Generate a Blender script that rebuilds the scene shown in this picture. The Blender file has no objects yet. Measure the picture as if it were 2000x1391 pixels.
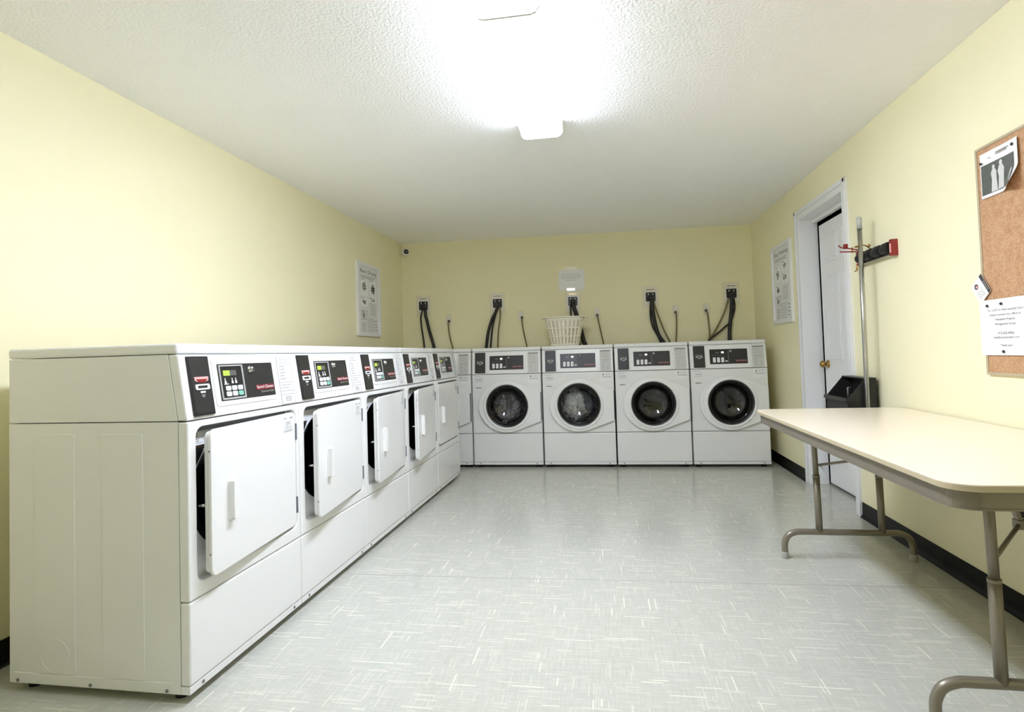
import bpy, bmesh, math, random
from mathutils import Vector, Matrix
PI=math.pi
S=bpy.context.scene
COL=S.collection
random.seed(7)

# ------------------------------------------------------------------ materials
def lin(c):
    return tuple(((x/255)/12.92 if x/255<=.04045 else (((x/255)+.055)/1.055)**2.4) for x in c)
def new_mat(name,col,rough=.5,metal=0,spec=.5,coat=0,srgb=True):
    m=bpy.data.materials.new(name); m.use_nodes=True
    b=m.node_tree.nodes['Principled BSDF']
    c=lin(col) if srgb else col
    b.inputs['Base Color'].default_value=(*c,1)
    b.inputs['Roughness'].default_value=rough
    b.inputs['Metallic'].default_value=metal
    b.inputs['Specular IOR Level'].default_value=spec
    b.inputs['Coat Weight'].default_value=coat
    return m
def nodes(m): return m.node_tree.nodes,m.node_tree.links,m.node_tree.nodes['Principled BSDF']
def mottle(m,amount=.05,scale=6,bump=0,bscale=200,bdist=.002):
    """slight irregular tone of the surface itself plus an optional fine bump"""
    n,l,b=nodes(m)
    tc=n.new('ShaderNodeTexCoord')
    base=b.inputs['Base Color'].default_value[:]
    if amount:
        no=n.new('ShaderNodeTexNoise'); no.inputs['Scale'].default_value=scale; no.inputs['Detail'].default_value=4
        l.new(tc.outputs['Object'],no.inputs['Vector'])
        mx=n.new('ShaderNodeMix'); mx.data_type='RGBA'
        mx.inputs['A'].default_value=tuple(c*(1-amount) for c in base[:3])+(1,)
        mx.inputs['B'].default_value=tuple(min(1,c*(1+amount)) for c in base[:3])+(1,)
        l.new(no.outputs['Fac'],mx.inputs['Factor']); l.new(mx.outputs['Result'],b.inputs['Base Color'])
    if bump:
        n2=n.new('ShaderNodeTexNoise'); n2.inputs['Scale'].default_value=bscale; n2.inputs['Detail'].default_value=3
        l.new(tc.outputs['Object'],n2.inputs['Vector'])
        bp=n.new('ShaderNodeBump'); bp.inputs['Strength'].default_value=bump; bp.inputs['Distance'].default_value=bdist
        l.new(n2.outputs['Fac'],bp.inputs['Height']); l.new(bp.outputs['Normal'],b.inputs['Normal'])
    return m
M={}
M['enamel']=mottle(new_mat('white_enamel',(232,232,230),.22,0,.5),.012,3)
M['enamel_side']=mottle(new_mat('white_enamel_side',(230,230,226),.35,0,.4),.015,3)
M['plastic']=mottle(new_mat('white_plastic',(233,233,231),.32),.01,5)
M['wall']=mottle(new_mat('yellow_paint',(238,232,196),.62,0,.3),.012,2,.12,60,.004)
M['ceil']=mottle(new_mat('popcorn_ceiling',(246,246,244),.9,0,.2),.01,5,.55,75,.010)
M['trim']=mottle(new_mat('white_trim_paint',(232,232,232),.35),.01,6)
M['black']=mottle(new_mat('black_plastic',(34,33,33),.35),.08,20)
M['blackpanel']=mottle(new_mat('charcoal_panel',(42,41,40),.4),.06,20)
M['rubber']=mottle(new_mat('black_rubber',(22,22,24),.55),.1,20)
M['vinyl']=mottle(new_mat('black_cove_vinyl',(9,8,8),.4,0,.2),.1,10)
M['dark']=mottle(new_mat('drum_metal',(70,70,72),.3,.8),.1,10)
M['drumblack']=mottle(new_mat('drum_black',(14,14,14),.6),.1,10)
M['chrome']=mottle(new_mat('chrome',(200,200,200),.18,1),.03,10)
M['silver']=mottle(new_mat('silver_plastic',(196,196,196),.3,.35),.03,30)
M['alu']=mottle(new_mat('brushed_aluminium',(190,190,186),.3,1),.04,30)
M['brass']=mottle(new_mat('brass',(178,140,80),.25,1),.05,20)
M['red']=mottle(new_mat('red_paint',(138,34,32),.4),.08,20)
M['redlogo']=mottle(new_mat('red_print',(120,30,34),.5),.03,20)
M['pink']=mottle(new_mat('pale_red_print',(238,170,165),.5),.03,20)
M['white']=mottle(new_mat('white_print',(238,238,238),.5),.01,20)
M['paper']=mottle(new_mat('paper',(238,237,236),.7),.01,10)
M['label']=mottle(new_mat('grey_label',(200,200,196),.5),.03,30)
M['labelw']=mottle(new_mat('white_label',(226,226,226),.5),.02,30)
M['ink']=mottle(new_mat('grey_ink',(120,120,118),.6),.05,60)
M['inkdark']=mottle(new_mat('dark_ink',(60,60,60),.6),.05,60)
M['inkpale']=mottle(new_mat('pale_ink',(170,168,160),.6),.05,60)
M['grille']=mottle(new_mat('grey_slot',(110,114,120),.45),.08,60)
M['lcdoff']=mottle(new_mat('lcd_grey',(96,98,90),.3),.05,60)
M['green']=mottle(new_mat('green_key',(120,190,170),.5),.03,60)
M['tablemetal']=mottle(new_mat('taupe_table_metal',(134,126,110),.32,.35),.08,14)
M['ply']=mottle(new_mat('plywood_edge',(186,172,142),.55),.1,40)
M['laminate']=mottle(new_mat('cream_laminate',(240,228,206),.22,0,.5),.015,3)
M['plate']=mottle(new_mat('almond_cover_plate',(228,222,196),.35),.02,20)
M['cord']=mottle(new_mat('black_cord',(30,27,24),.45),.1,30)
M['cordolive']=mottle(new_mat('olive_brown_cord',(122,108,68),.5),.08,30)
M['basket']=mottle(new_mat('ivory_basket_plastic',(236,230,212),.45),.01,20)
M['seam']=mottle(new_mat('seam_grey',(120,120,116),.6),.05,20)

def emis(name,col,st):
    m=bpy.data.materials.new(name); m.use_nodes=True
    b=m.node_tree.nodes['Principled BSDF']
    b.inputs['Base Color'].default_value=(.9,.9,.9,1)
    b.inputs['Emission Color'].default_value=(*col,1); b.inputs['Emission Strength'].default_value=st
    return m
LIGHT=9.0
TUBE=(.86,.93,1.12)
M['lens']=emis('lit_diffuser',TUBE,LIGHT)
M['lensside']=emis('lit_diffuser_side',TUBE,LIGHT*.12)
M['lens2']=emis('dim_diffuser',TUBE,LIGHT*.42)
M['lensside2']=emis('dim_diffuser_side',TUBE,LIGHT*.12)
M['lcd']=emis('lit_lcd',(.55,.75,.10),.05)
M['lcd'].node_tree.nodes['Principled BSDF'].inputs['Base Color'].default_value=(.35,.48,.06,1)
M['lcdw']=emis('lit_led',(.85,1,.7),.12)

def cork():
    m=new_mat('cork',(206,164,124),.85,0,.2); n,l,b=nodes(m)
    tc=n.new('ShaderNodeTexCoord')
    vo=n.new('ShaderNodeTexVoronoi'); vo.inputs['Scale'].default_value=130
    no=n.new('ShaderNodeTexNoise'); no.inputs['Scale'].default_value=35; no.inputs['Detail'].default_value=6
    l.new(tc.outputs['Object'],vo.inputs['Vector']); l.new(tc.outputs['Object'],no.inputs['Vector'])
    ad=n.new('ShaderNodeMix'); ad.data_type='RGBA'; ad.inputs['Factor'].default_value=.45
    l.new(no.outputs['Fac'],ad.inputs['A']); l.new(vo.outputs['Distance'],ad.inputs['B'])
    cr=n.new('ShaderNodeValToRGB')
    cr.color_ramp.elements[0].position=.25; cr.color_ramp.elements[0].color=(*lin((168,124,88)),1)
    cr.color_ramp.elements[1].position=.62; cr.color_ramp.elements[1].color=(*lin((196,158,122)),1)
    l.new(ad.outputs['Result'],cr.inputs['Fac']); l.new(cr.outputs['Color'],b.inputs['Base Color'])
    return m
M['cork']=cork()

def floor_mat():
    m=new_mat('streaked_sheet_vinyl',(186,187,176),.3,0,.5); n,l,b=nodes(m)
    tc=n.new('ShaderNodeTexCoord')
    def mapping(sx,sy,off=(0,0,0)):
        mp=n.new('ShaderNodeMapping'); mp.inputs['Scale'].default_value=(sx,sy,1); mp.inputs['Location'].default_value=off
        l.new(tc.outputs['Object'],mp.inputs['Vector']); return mp
    def noise(mp,sc,det=2,rough=.5):
        t=n.new('ShaderNodeTexNoise'); t.inputs['Scale'].default_value=sc; t.inputs['Detail'].default_value=det; t.inputs['Roughness'].default_value=rough
        l.new(mp.outputs['Vector'],t.inputs['Vector']); return t.outputs['Fac']
    def ramp(s,a,c):
        r=n.new('ShaderNodeMapRange'); r.interpolation_type='SMOOTHSTEP'
        r.inputs['From Min'].default_value=a; r.inputs['From Max'].default_value=c
        l.new(s,r.inputs['Value']); return r.outputs['Result']
    def math_(op,a,c):
        q=n.new('ShaderNodeMath'); q.operation=op
        for i,v in enumerate((a,c)):
            if isinstance(v,(int,float)): q.inputs[i].default_value=v
            else: l.new(v,q.inputs[i])
        return q.outputs[0]
    # straight dashes running both ways, one random dash or none per cell
    sxyz=n.new('ShaderNodeSeparateXYZ'); l.new(tc.outputs['Object'],sxyz.inputs['Vector'])
    def dashes(along,across,rows,length,dens,wid,seed):
        v=math_('MULTIPLY',across,rows); row=math_('FLOOR',v,0); fr=math_('SUBTRACT',v,row)
        wn=n.new('ShaderNodeTexWhiteNoise'); wn.noise_dimensions='2D'; c1=n.new('ShaderNodeCombineXYZ'); l.new(row,c1.inputs['X']); c1.inputs['Y'].default_value=seed; l.new(c1.outputs[0],wn.inputs['Vector'])
        u=math_('ADD',math_('DIVIDE',along,length),math_('MULTIPLY',wn.outputs['Value'],17.3)); cell=math_('FLOOR',u,0); fu=math_('SUBTRACT',u,cell)
        w2=n.new('ShaderNodeTexWhiteNoise'); w2.noise_dimensions='3D'; c2=n.new('ShaderNodeCombineXYZ'); l.new(row,c2.inputs['X']); l.new(cell,c2.inputs['Y']); c2.inputs['Z'].default_value=seed; l.new(c2.outputs[0],w2.inputs['Vector'])
        sc=n.new('ShaderNodeSeparateColor'); l.new(w2.outputs['Color'],sc.inputs['Color'])
        on=math_('LESS_THAN',sc.outputs[0],dens)
        ln=math_('LESS_THAN',fu,math_('ADD',math_('MULTIPLY',sc.outputs[1],.7),.25))
        wd=math_('LESS_THAN',fr,wid)
        st=math_('ADD',math_('MULTIPLY',sc.outputs[2],.75),.25)
        return math_('MULTIPLY',math_('MULTIPLY',on,ln),math_('MULTIPLY',wd,st))
    X_,Y_=sxyz.outputs['X'],sxyz.outputs['Y']
    dl=[dashes(X_,Y_,75,.17,.14,.42,1.5),dashes(Y_,X_,75,.13,.055,.45,7.5),dashes(X_,Y_,130,.08,.22,.5,3.5),dashes(Y_,X_,130,.07,.12,.5,9.5)]
    dash=math_('MAXIMUM',math_('MAXIMUM',dl[0],dl[1]),math_('MULTIPLY',math_('MAXIMUM',dl[2],dl[3]),.5))
    dk=math_('MAXIMUM',dashes(X_,Y_,90,.12,.25,.5,21.5),dashes(Y_,X_,90,.12,.2,.5,27.5))
    thread=math_('ADD',math_('MULTIPLY',noise(mapping(8,150),1,3),.5),math_('MULTIPLY',noise(mapping(150,8),1,3),.5))
    mx=n.new('ShaderNodeMix'); mx.data_type='RGBA'
    mx.inputs['A'].default_value=(*lin((180,181,170)),1); mx.inputs['B'].default_value=(*lin((194,194,183)),1)
    l.new(math_('MULTIPLY',ramp(thread,.3,.7),math_('SUBTRACT',1,math_('MULTIPLY',dk,.7))),mx.inputs['Factor'])
    mx2=n.new('ShaderNodeMix'); mx2.data_type='RGBA'; mx2.inputs['B'].default_value=(*lin((228,226,208)),1)
    l.new(mx.outputs['Result'],mx2.inputs['A']); l.new(math_('MULTIPLY',dash,.75),mx2.inputs['Factor'])
    # sheet joint across the room
    sp=n.new('ShaderNodeSeparateXYZ'); l.new(tc.outputs['Object'],sp.inputs['Vector'])
    yy=math_('ADD',math_('SUBTRACT',sp.outputs['Y'],math_('MULTIPLY',sp.outputs['X'],.022)),2.693)
    line=math_('LESS_THAN',math_('ABSOLUTE',yy,0),.0022)
    mx3=n.new('ShaderNodeMix'); mx3.data_type='RGBA'; mx3.inputs['B'].default_value=(*lin((140,141,133)),1)
    l.new(mx2.outputs['Result'],mx3.inputs['A']); l.new(math_('MULTIPLY',line,.7),mx3.inputs['Factor'])
    l.new(mx3.outputs['Result'],b.inputs['Base Color'])
    rr=n.new('ShaderNodeMapRange'); rr.inputs['To Min'].default_value=.13; rr.inputs['To Max'].default_value=.22
    l.new(noise(mapping(2,2),2,4),rr.inputs['Value']); l.new(rr.outputs['Result'],b.inputs['Roughness'])
    bp=n.new('ShaderNodeBump'); bp.inputs['Strength'].default_value=.06; bp.inputs['Distance'].default_value=.002
    l.new(noise(mapping(30,30),1,3),bp.inputs['Height']); l.new(bp.outputs['Normal'],b.inputs['Normal'])
    return m
M['floor']=floor_mat()

def glass_mat():
    m=bpy.data.materials.new('door_glass'); m.use_nodes=True; n=m.node_tree.nodes; l=m.node_tree.links
    b=n['Principled BSDF']; b.inputs['Base Color'].default_value=(.96,.97,.98,1); b.inputs['Roughness'].default_value=.03
    b.inputs['Transmission Weight'].default_value=1; b.inputs['IOR'].default_value=1.5
    return m
M['glass']=glass_mat()
def cloth_mat(name,cols,sc=9):
    m=new_mat(name,cols[0],.85,0,.2); n,l,b=nodes(m)
    tc=n.new('ShaderNodeTexCoord'); no=n.new('ShaderNodeTexNoise'); no.inputs['Scale'].default_value=sc; no.inputs['Detail'].default_value=1; no.inputs['Distortion'].default_value=1.2
    l.new(tc.outputs['Object'],no.inputs['Vector'])
    cr=n.new('ShaderNodeValToRGB'); cr.color_ramp.interpolation='CONSTANT'
    while len(cr.color_ramp.elements)<len(cols): cr.color_ramp.elements.new(.5)
    for i,c in enumerate(cols):
        e=cr.color_ramp.elements[i]; e.position=[0,.42,.5,.58,.66][i] if i else 0; e.color=(*lin(c),1)
    l.new(no.outputs['Fac'],cr.inputs['Fac']); l.new(cr.outputs['Color'],b.inputs['Base Color'])
    return m

# ------------------------------------------------------------------ mesh helpers
class MB:
    def __init__(s): s.bm=bmesh.new(); s.mats=[]; s.mi=0
    def mat(s,m):
        m=M[m] if isinstance(m,str) else m
        if m not in s.mats: s.mats.append(m)
        s.mi=s.mats.index(m); return s
    def f(s,vs,smooth=False):
        try: fa=s.bm.faces.new(vs)
        except ValueError: return None
        fa.material_index=s.mi; fa.smooth=smooth; return fa
    def box(s,x0,x1,y0,y1,z0,z1,m=None):
        if m: s.mat(m)
        v=[s.bm.verts.new((x,y,z)) for z in(z0,z1) for y in(y0,y1) for x in(x0,x1)]
        for q in((0,2,3,1),(4,5,7,6),(0,1,5,4),(2,6,7,3),(0,4,6,2),(1,3,7,5)): s.f([v[i] for i in q])
        return s
    def obox(s,c,ax,ay,az,m=None):
        if m: s.mat(m)
        c=Vector(c);ax=Vector(ax)/2;ay=Vector(ay)/2;az=Vector(az)/2
        v=[s.bm.verts.new(c+i*ax+j*ay+k*az) for k in(-1,1) for j in(-1,1) for i in(-1,1)]
        for q in((0,2,3,1),(4,5,7,6),(0,1,5,4),(2,6,7,3),(0,4,6,2),(1,3,7,5)): s.f([v[i] for i in q])
        return s
    def prism(s,pts,d0,d1,plane='xz',holes=(),m=None):
        """outline (2D) with holes, extruded between d0 and d1 along the plane's normal"""
        if m: s.mat(m)
        def P(p,d):
            return {'xz':(p[0],d,p[1]),'xy':(p[0],p[1],d),'yz':(d,p[0],p[1])}[plane]
        loops=[list(pts)]+[list(h) for h in holes]
        if not holes:
            a=[s.bm.verts.new(P(p,d0)) for p in pts]; b=[s.bm.verts.new(P(p,d1)) for p in pts]
            s.f(a); s.f(b[::-1])
            for i in range(len(a)):
                j=(i+1)%len(a); s.f([a[i],b[i],b[j],a[j]])
        else:
            vs0=[];vs1=[]
            for d,store in((d0,vs0),(d1,vs1)):
                es=[]
                for lp in loops:
                    vv=[s.bm.verts.new(P(p,d)) for p in lp]; store.append(vv)
                    for i in range(len(vv)): es.append(s.bm.edges.new((vv[i],vv[(i+1)%len(vv)])))
                r=bmesh.ops.triangle_fill(s.bm,use_beauty=True,use_dissolve=False,edges=es)
                for g in r['geom']:
                    if isinstance(g,bmesh.types.BMFace): g.material_index=s.mi
            for a,b in zip(vs0,vs1):
                for i in range(len(a)):
                    j=(i+1)%len(a); s.f([a[i],b[i],b[j],a[j]])
        return s
    def cyl(s,p0,p1,r,r2=None,seg=20,m=None,caps=True):
        if m: s.mat(m)
        p0=Vector(p0);p1=Vector(p1);d=(p1-p0).normalized()
        u=d.orthogonal().normalized();w=d.cross(u); r2=r if r2 is None else r2
        A=[];B=[]
        for i in range(seg):
            a=2*PI*i/seg; o=u*math.cos(a)+w*math.sin(a)
            A.append(s.bm.verts.new(p0+o*r));B.append(s.bm.verts.new(p1+o*r2))
        for i in range(seg):
            j=(i+1)%seg; s.f([A[i],A[j],B[j],B[i]],True)
        if caps: s.f(A[::-1]); s.f(B)
        return s
    def tube(s,pts,r,seg=10,m=None,smooth=2):
        if m: s.mat(m)
        P=[Vector(p) for p in pts]
        if smooth and len(P)>2:
            Q=[]
            for i in range(len(P)-1):
                p0=P[max(i-1,0)];p1=P[i];p2=P[i+1];p3=P[min(i+2,len(P)-1)]
                for k in range(smooth+1):
                    t=k/(smooth+1)
                    Q.append(.5*((2*p1)+(-p0+p2)*t+(2*p0-5*p1+4*p2-p3)*t*t+(-p0+3*p1-3*p2+p3)*t**3))
            Q.append(P[-1]); P=Q
        rings=[]; u=None
        for i,p in enumerate(P):
            d=(P[min(i+1,len(P)-1)]-P[max(i-1,0)]).normalized()
            if u is None: u=d.orthogonal().normalized()
            u=(u-d*u.dot(d)).normalized(); w=d.cross(u)
            rings.append([s.bm.verts.new(p+(u*math.cos(2*PI*k/seg)+w*math.sin(2*PI*k/seg))*r) for k in range(seg)])
        for a,b in zip(rings,rings[1:]):
            for k in range(seg):
                j=(k+1)%seg; s.f([a[k],a[j],b[j],b[k]],True)
        s.f(rings[0][::-1]); s.f(rings[-1]); return s
    def lathe(s,prof,c=(0,0,0),axis='y',seg=48,m=None,smooth=True):
        """prof: (radius, along axis)"""
        if m: s.mat(m)
        rings=[]
        for r,h in prof:
            ring=[]
            for i in range(seg):
                a=2*PI*i/seg; x=r*math.cos(a); z=r*math.sin(a)
                p={'y':(x,h,z),'z':(x,z,h),'x':(h,x,z)}[axis]
                ring.append(s.bm.verts.new((c[0]+p[0],c[1]+p[1],c[2]+p[2])) if r>1e-6 or i==0 else ring[0])
            rings.append(ring)
        for a,b in zip(rings,rings[1:]):
            for i in range(seg):
                j=(i+1)%seg; q=[]
                for v in (a[i],a[j],b[j],b[i]):
                    if v not in q: q.append(v)
                if len(q)>2: s.f(q,smooth)
        return s
    def ball(s,c,r,m=None,sc=(1,1,1)):
        if m: s.mat(m)
        r0=bmesh.ops.create_uvsphere(s.bm,u_segments=20,v_segments=12,radius=r)
        fs=set()
        for v in r0['verts']:
            v.co=Vector((v.co.x*sc[0]+c[0],v.co.y*sc[1]+c[1],v.co.z*sc[2]+c[2])); fs|=set(v.link_faces)
        for fa in fs: fa.material_index=s.mi; fa.smooth=True
        return s
    def text(s,body,x,y,z,width,m=None,height=None,depth=.0006,align='l'):
        """lettering in the xz plane, facing -y; x,z = lower-left corner; fitted to width (and height)"""
        if m: s.mat(m)
        vs,fs,(w,h,bx,bz)=glyphs(body)
        kx=width/w; kz=(height/h) if height else kx
        nv=[s.bm.verts.new((x+(a-bx)*kx,y,z+(b-bz)*kz)) for a,b in vs]
        for q in fs:
            try:
                fa=s.bm.faces.new([nv[i] for i in q]); fa.material_index=s.mi
            except ValueError: pass
        return s
    def shear(s,k=.152,z0=.9045):
        for v in s.bm.verts: v.co.y+=(v.co.z-z0)*k
        return s
    def xf(s,mat):
        bmesh.ops.transform(s.bm,matrix=mat,verts=s.bm.verts); return s
    def build(s,name,parent=None,m=None,bevel=0,loc=None,seg=2,rot=None,fixn=True):
        if fixn:
            bmesh.ops.recalc_face_normals(s.bm,faces=s.bm.faces)
        me=bpy.data.meshes.new(name); s.bm.to_mesh(me); s.bm.free()
        ms=s.mats or [M[m] if isinstance(m,str) else m]
        for q in ms: me.materials.append(q)
        o=bpy.data.objects.new(name,me); COL.objects.link(o)
        if parent: o.parent=parent
        if loc is not None: o.location=loc
        if rot is not None: o.rotation_euler=rot
        if bevel:
            b=o.modifiers.new('edges','BEVEL'); b.width=bevel; b.segments=seg; b.limit_method='ANGLE'; b.angle_limit=math.radians(40)
            b.use_clamp_overlap=True
        return o
_g={}
def glyphs(body):
    if body in _g: return _g[body]
    cu=bpy.data.curves.new('lettering','FONT'); cu.body=body; cu.size=1; cu.align_x='CENTER'; cu.resolution_u=3
    o=bpy.data.objects.new('lettering',cu); COL.objects.link(o)
    dg=bpy.context.evaluated_depsgraph_get(); me=bpy.data.meshes.new_from_object(o.evaluated_get(dg))
    vs=[(v.co.x,v.co.y) for v in me.vertices]; fs=[tuple(p.vertices) for p in me.polygons]
    bpy.data.objects.remove(o); bpy.data.curves.remove(cu); bpy.data.meshes.remove(me)
    xs=[a for a,b in vs]; zs=[b for a,b in vs]
    _g[body]=(vs,fs,(max(xs)-min(xs),max(zs)-min(zs),min(xs),min(zs))); return _g[body]
def empty(name,loc,rz=0):
    o=bpy.data.objects.new(name,None); COL.objects.link(o); o.location=loc; o.rotation_euler=(0,0,rz); o.empty_display_size=.1; return o
def tag(o,label,cat,group=None,kind=None):
    o['label']=label; o['category']=cat
    if group: o['group']=group
    if kind: o['kind']=kind
    return o
def struct(o,label=None):
    o['kind']='structure'
    if label: o['label']=label
    return o
def copy_tree(o,parent=None):
    c=o.copy(); COL.objects.link(c)
    if parent: c.parent=parent
    for ch in [x for x in o.children]: copy_tree(ch,c)
    return c
def child(o,name):
    return [c for c in o.children if c.name.split('.')[0]==name]
def rrect(x0,x1,z0,z1,r,n=6):
    p=[]
    for cx,cz,a0 in((x1-r,z1-r,0),(x0+r,z1-r,PI/2),(x0+r,z0+r,PI),(x1-r,z0+r,1.5*PI)):
        for i in range(n+1):
            a=a0+PI/2*i/n; p.append((cx+r*math.cos(a),cz+r*math.sin(a)))
    return p
def circ(cx,cz,r,n=48,rz=None,e=2):
    o=[]
    for i in range(n):
        a=2*PI*i/n; c=math.cos(a);s=math.sin(a)
        o.append((cx+r*math.copysign(abs(c)**(2/e),c),cz+(rz or r)*math.copysign(abs(s)**(2/e),s)))
    return o

# ------------------------------------------------------------------ room
XL,XR,ZC=-.9485,2.8689,2.3875
YF=-7.6
TH=.0309
def YB(x): return .7331+TH*(x-XL)
DY0,DY1,DZ=-1.455,-.62,2.095     # door opening in the right wall
b=MB().mat('floor'); b.box(XL-.1,XR+.6,YF-.1,1.2,-.1,0); struct(b.build('floor'))
b=MB().mat('ceil'); b.box(XL-.1,XR+.12,YF-.1,1.2,ZC,ZC+.1); struct(b.build('ceiling'))
b=MB().mat('wall'); b.box(XL-.1,XL,YF,YB(XL)+.1,0,ZC); struct(b.build('wall_left'))
b=MB().mat('wall')
b.prism([(XL,YB(XL)),(XR,YB(XR)),(XR,YB(XR)+.12),(XL,YB(XL)+.12)],0,ZC,'xy'); struct(b.build('wall_back'))
b=MB().mat('wall')
b.box(XR,XR+.12,YF,DY0-.02,0,ZC); b.box(XR,XR+.12,DY1+.02,YB(XR)+.1,0,ZC); b.box(XR,XR+.12,DY0-.02,DY1+.02,DZ+.02,ZC); struct(b.build('wall_right'))
b=MB().mat('wall'); b.box(XL,XR,YF-.1,YF,0,ZC); struct(b.build('wall_front'))
# cove base
def cove(name,pts):
    """pts: (start,end,inward normal)"""
    b=MB().mat('vinyl')
    for (a,c,nrm) in pts:
        a=Vector((*a,0));c=Vector((*c,0));n=Vector((*nrm,0))
        prof=[(0,0),(0,.095),(.004,.095),(.005,.02),(.012,.006),(.02,0)]
        A=[b.bm.verts.new(a+n*p+Vector((0,0,z))) for p,z in prof]
        B=[b.bm.verts.new(c+n*p+Vector((0,0,z))) for p,z in prof]
        for i in range(len(prof)):
            j=(i+1)%len(prof); b.f([A[i],A[j],B[j],B[i]])
        b.f(A);b.f(B[::-1])
    struct(b.build(name))
cove('baseboard_right',[((XR,YF),(XR,DY0-.075),(-1,0)),((XR,DY1+.075),(XR,YB(XR)),(-1,0))])
cove('baseboard_left',[((XL,YF),(XL,YB(XL)),(1,0))])
cove('baseboard_back',[((XL,YB(XL)),(XR,YB(XR)),(0,-1))])
# door casing and jamb
b=MB().mat('trim')
cw=.075
for (y0,y1,z0,z1) in((DY0-cw,DY0,0,DZ+cw),(DY1,DY1+cw,0,DZ+cw),(DY0,DY1,DZ,DZ+cw)):
    b.box(XR-.012,XR+.002,y0,y1,z0,z1)
# raised outer band of the casing
b.box(XR-.02,XR-.012,DY0-cw,DY0-cw+.03,0,DZ+cw); b.box(XR-.02,XR-.012,DY1+cw-.03,DY1+cw,0,DZ+cw); b.box(XR-.02,XR-.012,DY0-cw,DY1+cw,DZ+cw-.03,DZ+cw)
struct(b.build('trim_1',bevel=.004))
b=MB().mat('trim')
b.box(XR-.002,XR+.133,DY1,DY1+.02,0,DZ+.02); b.box(XR-.002,XR+.175,DY0-.02,DY0,0,DZ+.02); b.box(XR-.002,XR+.133,DY0,DY1,DZ,DZ+.02)
b.box(XR+.085,XR+.12,DY0,DY1,DZ-.035,DZ)   # head stop
struct(b.build('trim_2',bevel=.002))
b=MB().mat('drumblack'); b.box(XR+.4,XR+.42,DY0-.1,DY1+.3,0,DZ+.2); b.box(XR+.133,XR+.4,DY1+.2,DY1+.22,0,DZ+.2); b.box(XR+.12,XR+.4,DY0-.1,DY0-.08,0,DZ+.2); b.box(XR+.12,XR+.42,DY0-.1,DY1+.3,DZ+.2,DZ+.22); struct(b.build('wall_black_backing'))  # black backing added beyond the door so its gaps stay dark
dr=empty('door_1',(XR+.13,DY0+.012,0)); struct(dr)
dw=DY1-DY0-.045
b=MB().mat('trim'); b.box(0,.038,0,dw,.022,DZ-.062)
def mould(b,y0,y1,z0,z1):
    # moulded edge frame and raised field of one door panel
    b.prism([(y0,z0),(y1,z0),(y1,z1),(y0,z1)],-.005,.001,'yz',holes=[[(y0+.018,z0+.018),(y1-.018,z0+.018),(y1-.018,z1-.018),(y0+.018,z1-.018)]])
    b.prism([(y0+.032,z0+.032),(y1-.032,z0+.032),(y1-.032,z1-.032),(y0+.032,z1-.032)],-.004,.001,'yz')
for (a,c) in((.11,.37),(.45,.70)):
    mould(b,a,c,1.72,1.95); mould(b,a,c,.98,1.62); mould(b,a,c,.2,.84)
b.build('door_leaf',dr,bevel=.002)
b=MB().mat('brass'); b.lathe([(0,-.06),(.018,-.058),(.027,-.045),(.027,-.034),(.014,-.022),(.011,-.008),(.03,-.006),(.032,0)],(0,dw-.065,.945),'x',24)
b.build('door_knob',dr)
b=MB().mat('chrome'); 
for z in(.25,1.0,1.8): b.cyl((-.004,-.002,z-.045),(-.004,-.002,z+.045),.006,seg=10)
b.build('hinge',dr)
# the room beyond is closed off; small sprung door stop at the bottom of the far jamb
b=MB().mat('ink'); b.cyl((XR+.06,DY1,.155),(XR+.06,DY1-.03,.155),.007,seg=10); b.cyl((XR+.06,DY1-.03,.155),(XR+.06,DY1-.04,.155),.011,seg=10); tag(b.build('door_stop'),'small grey door stop low on the white door jamb','door stop')

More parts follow.
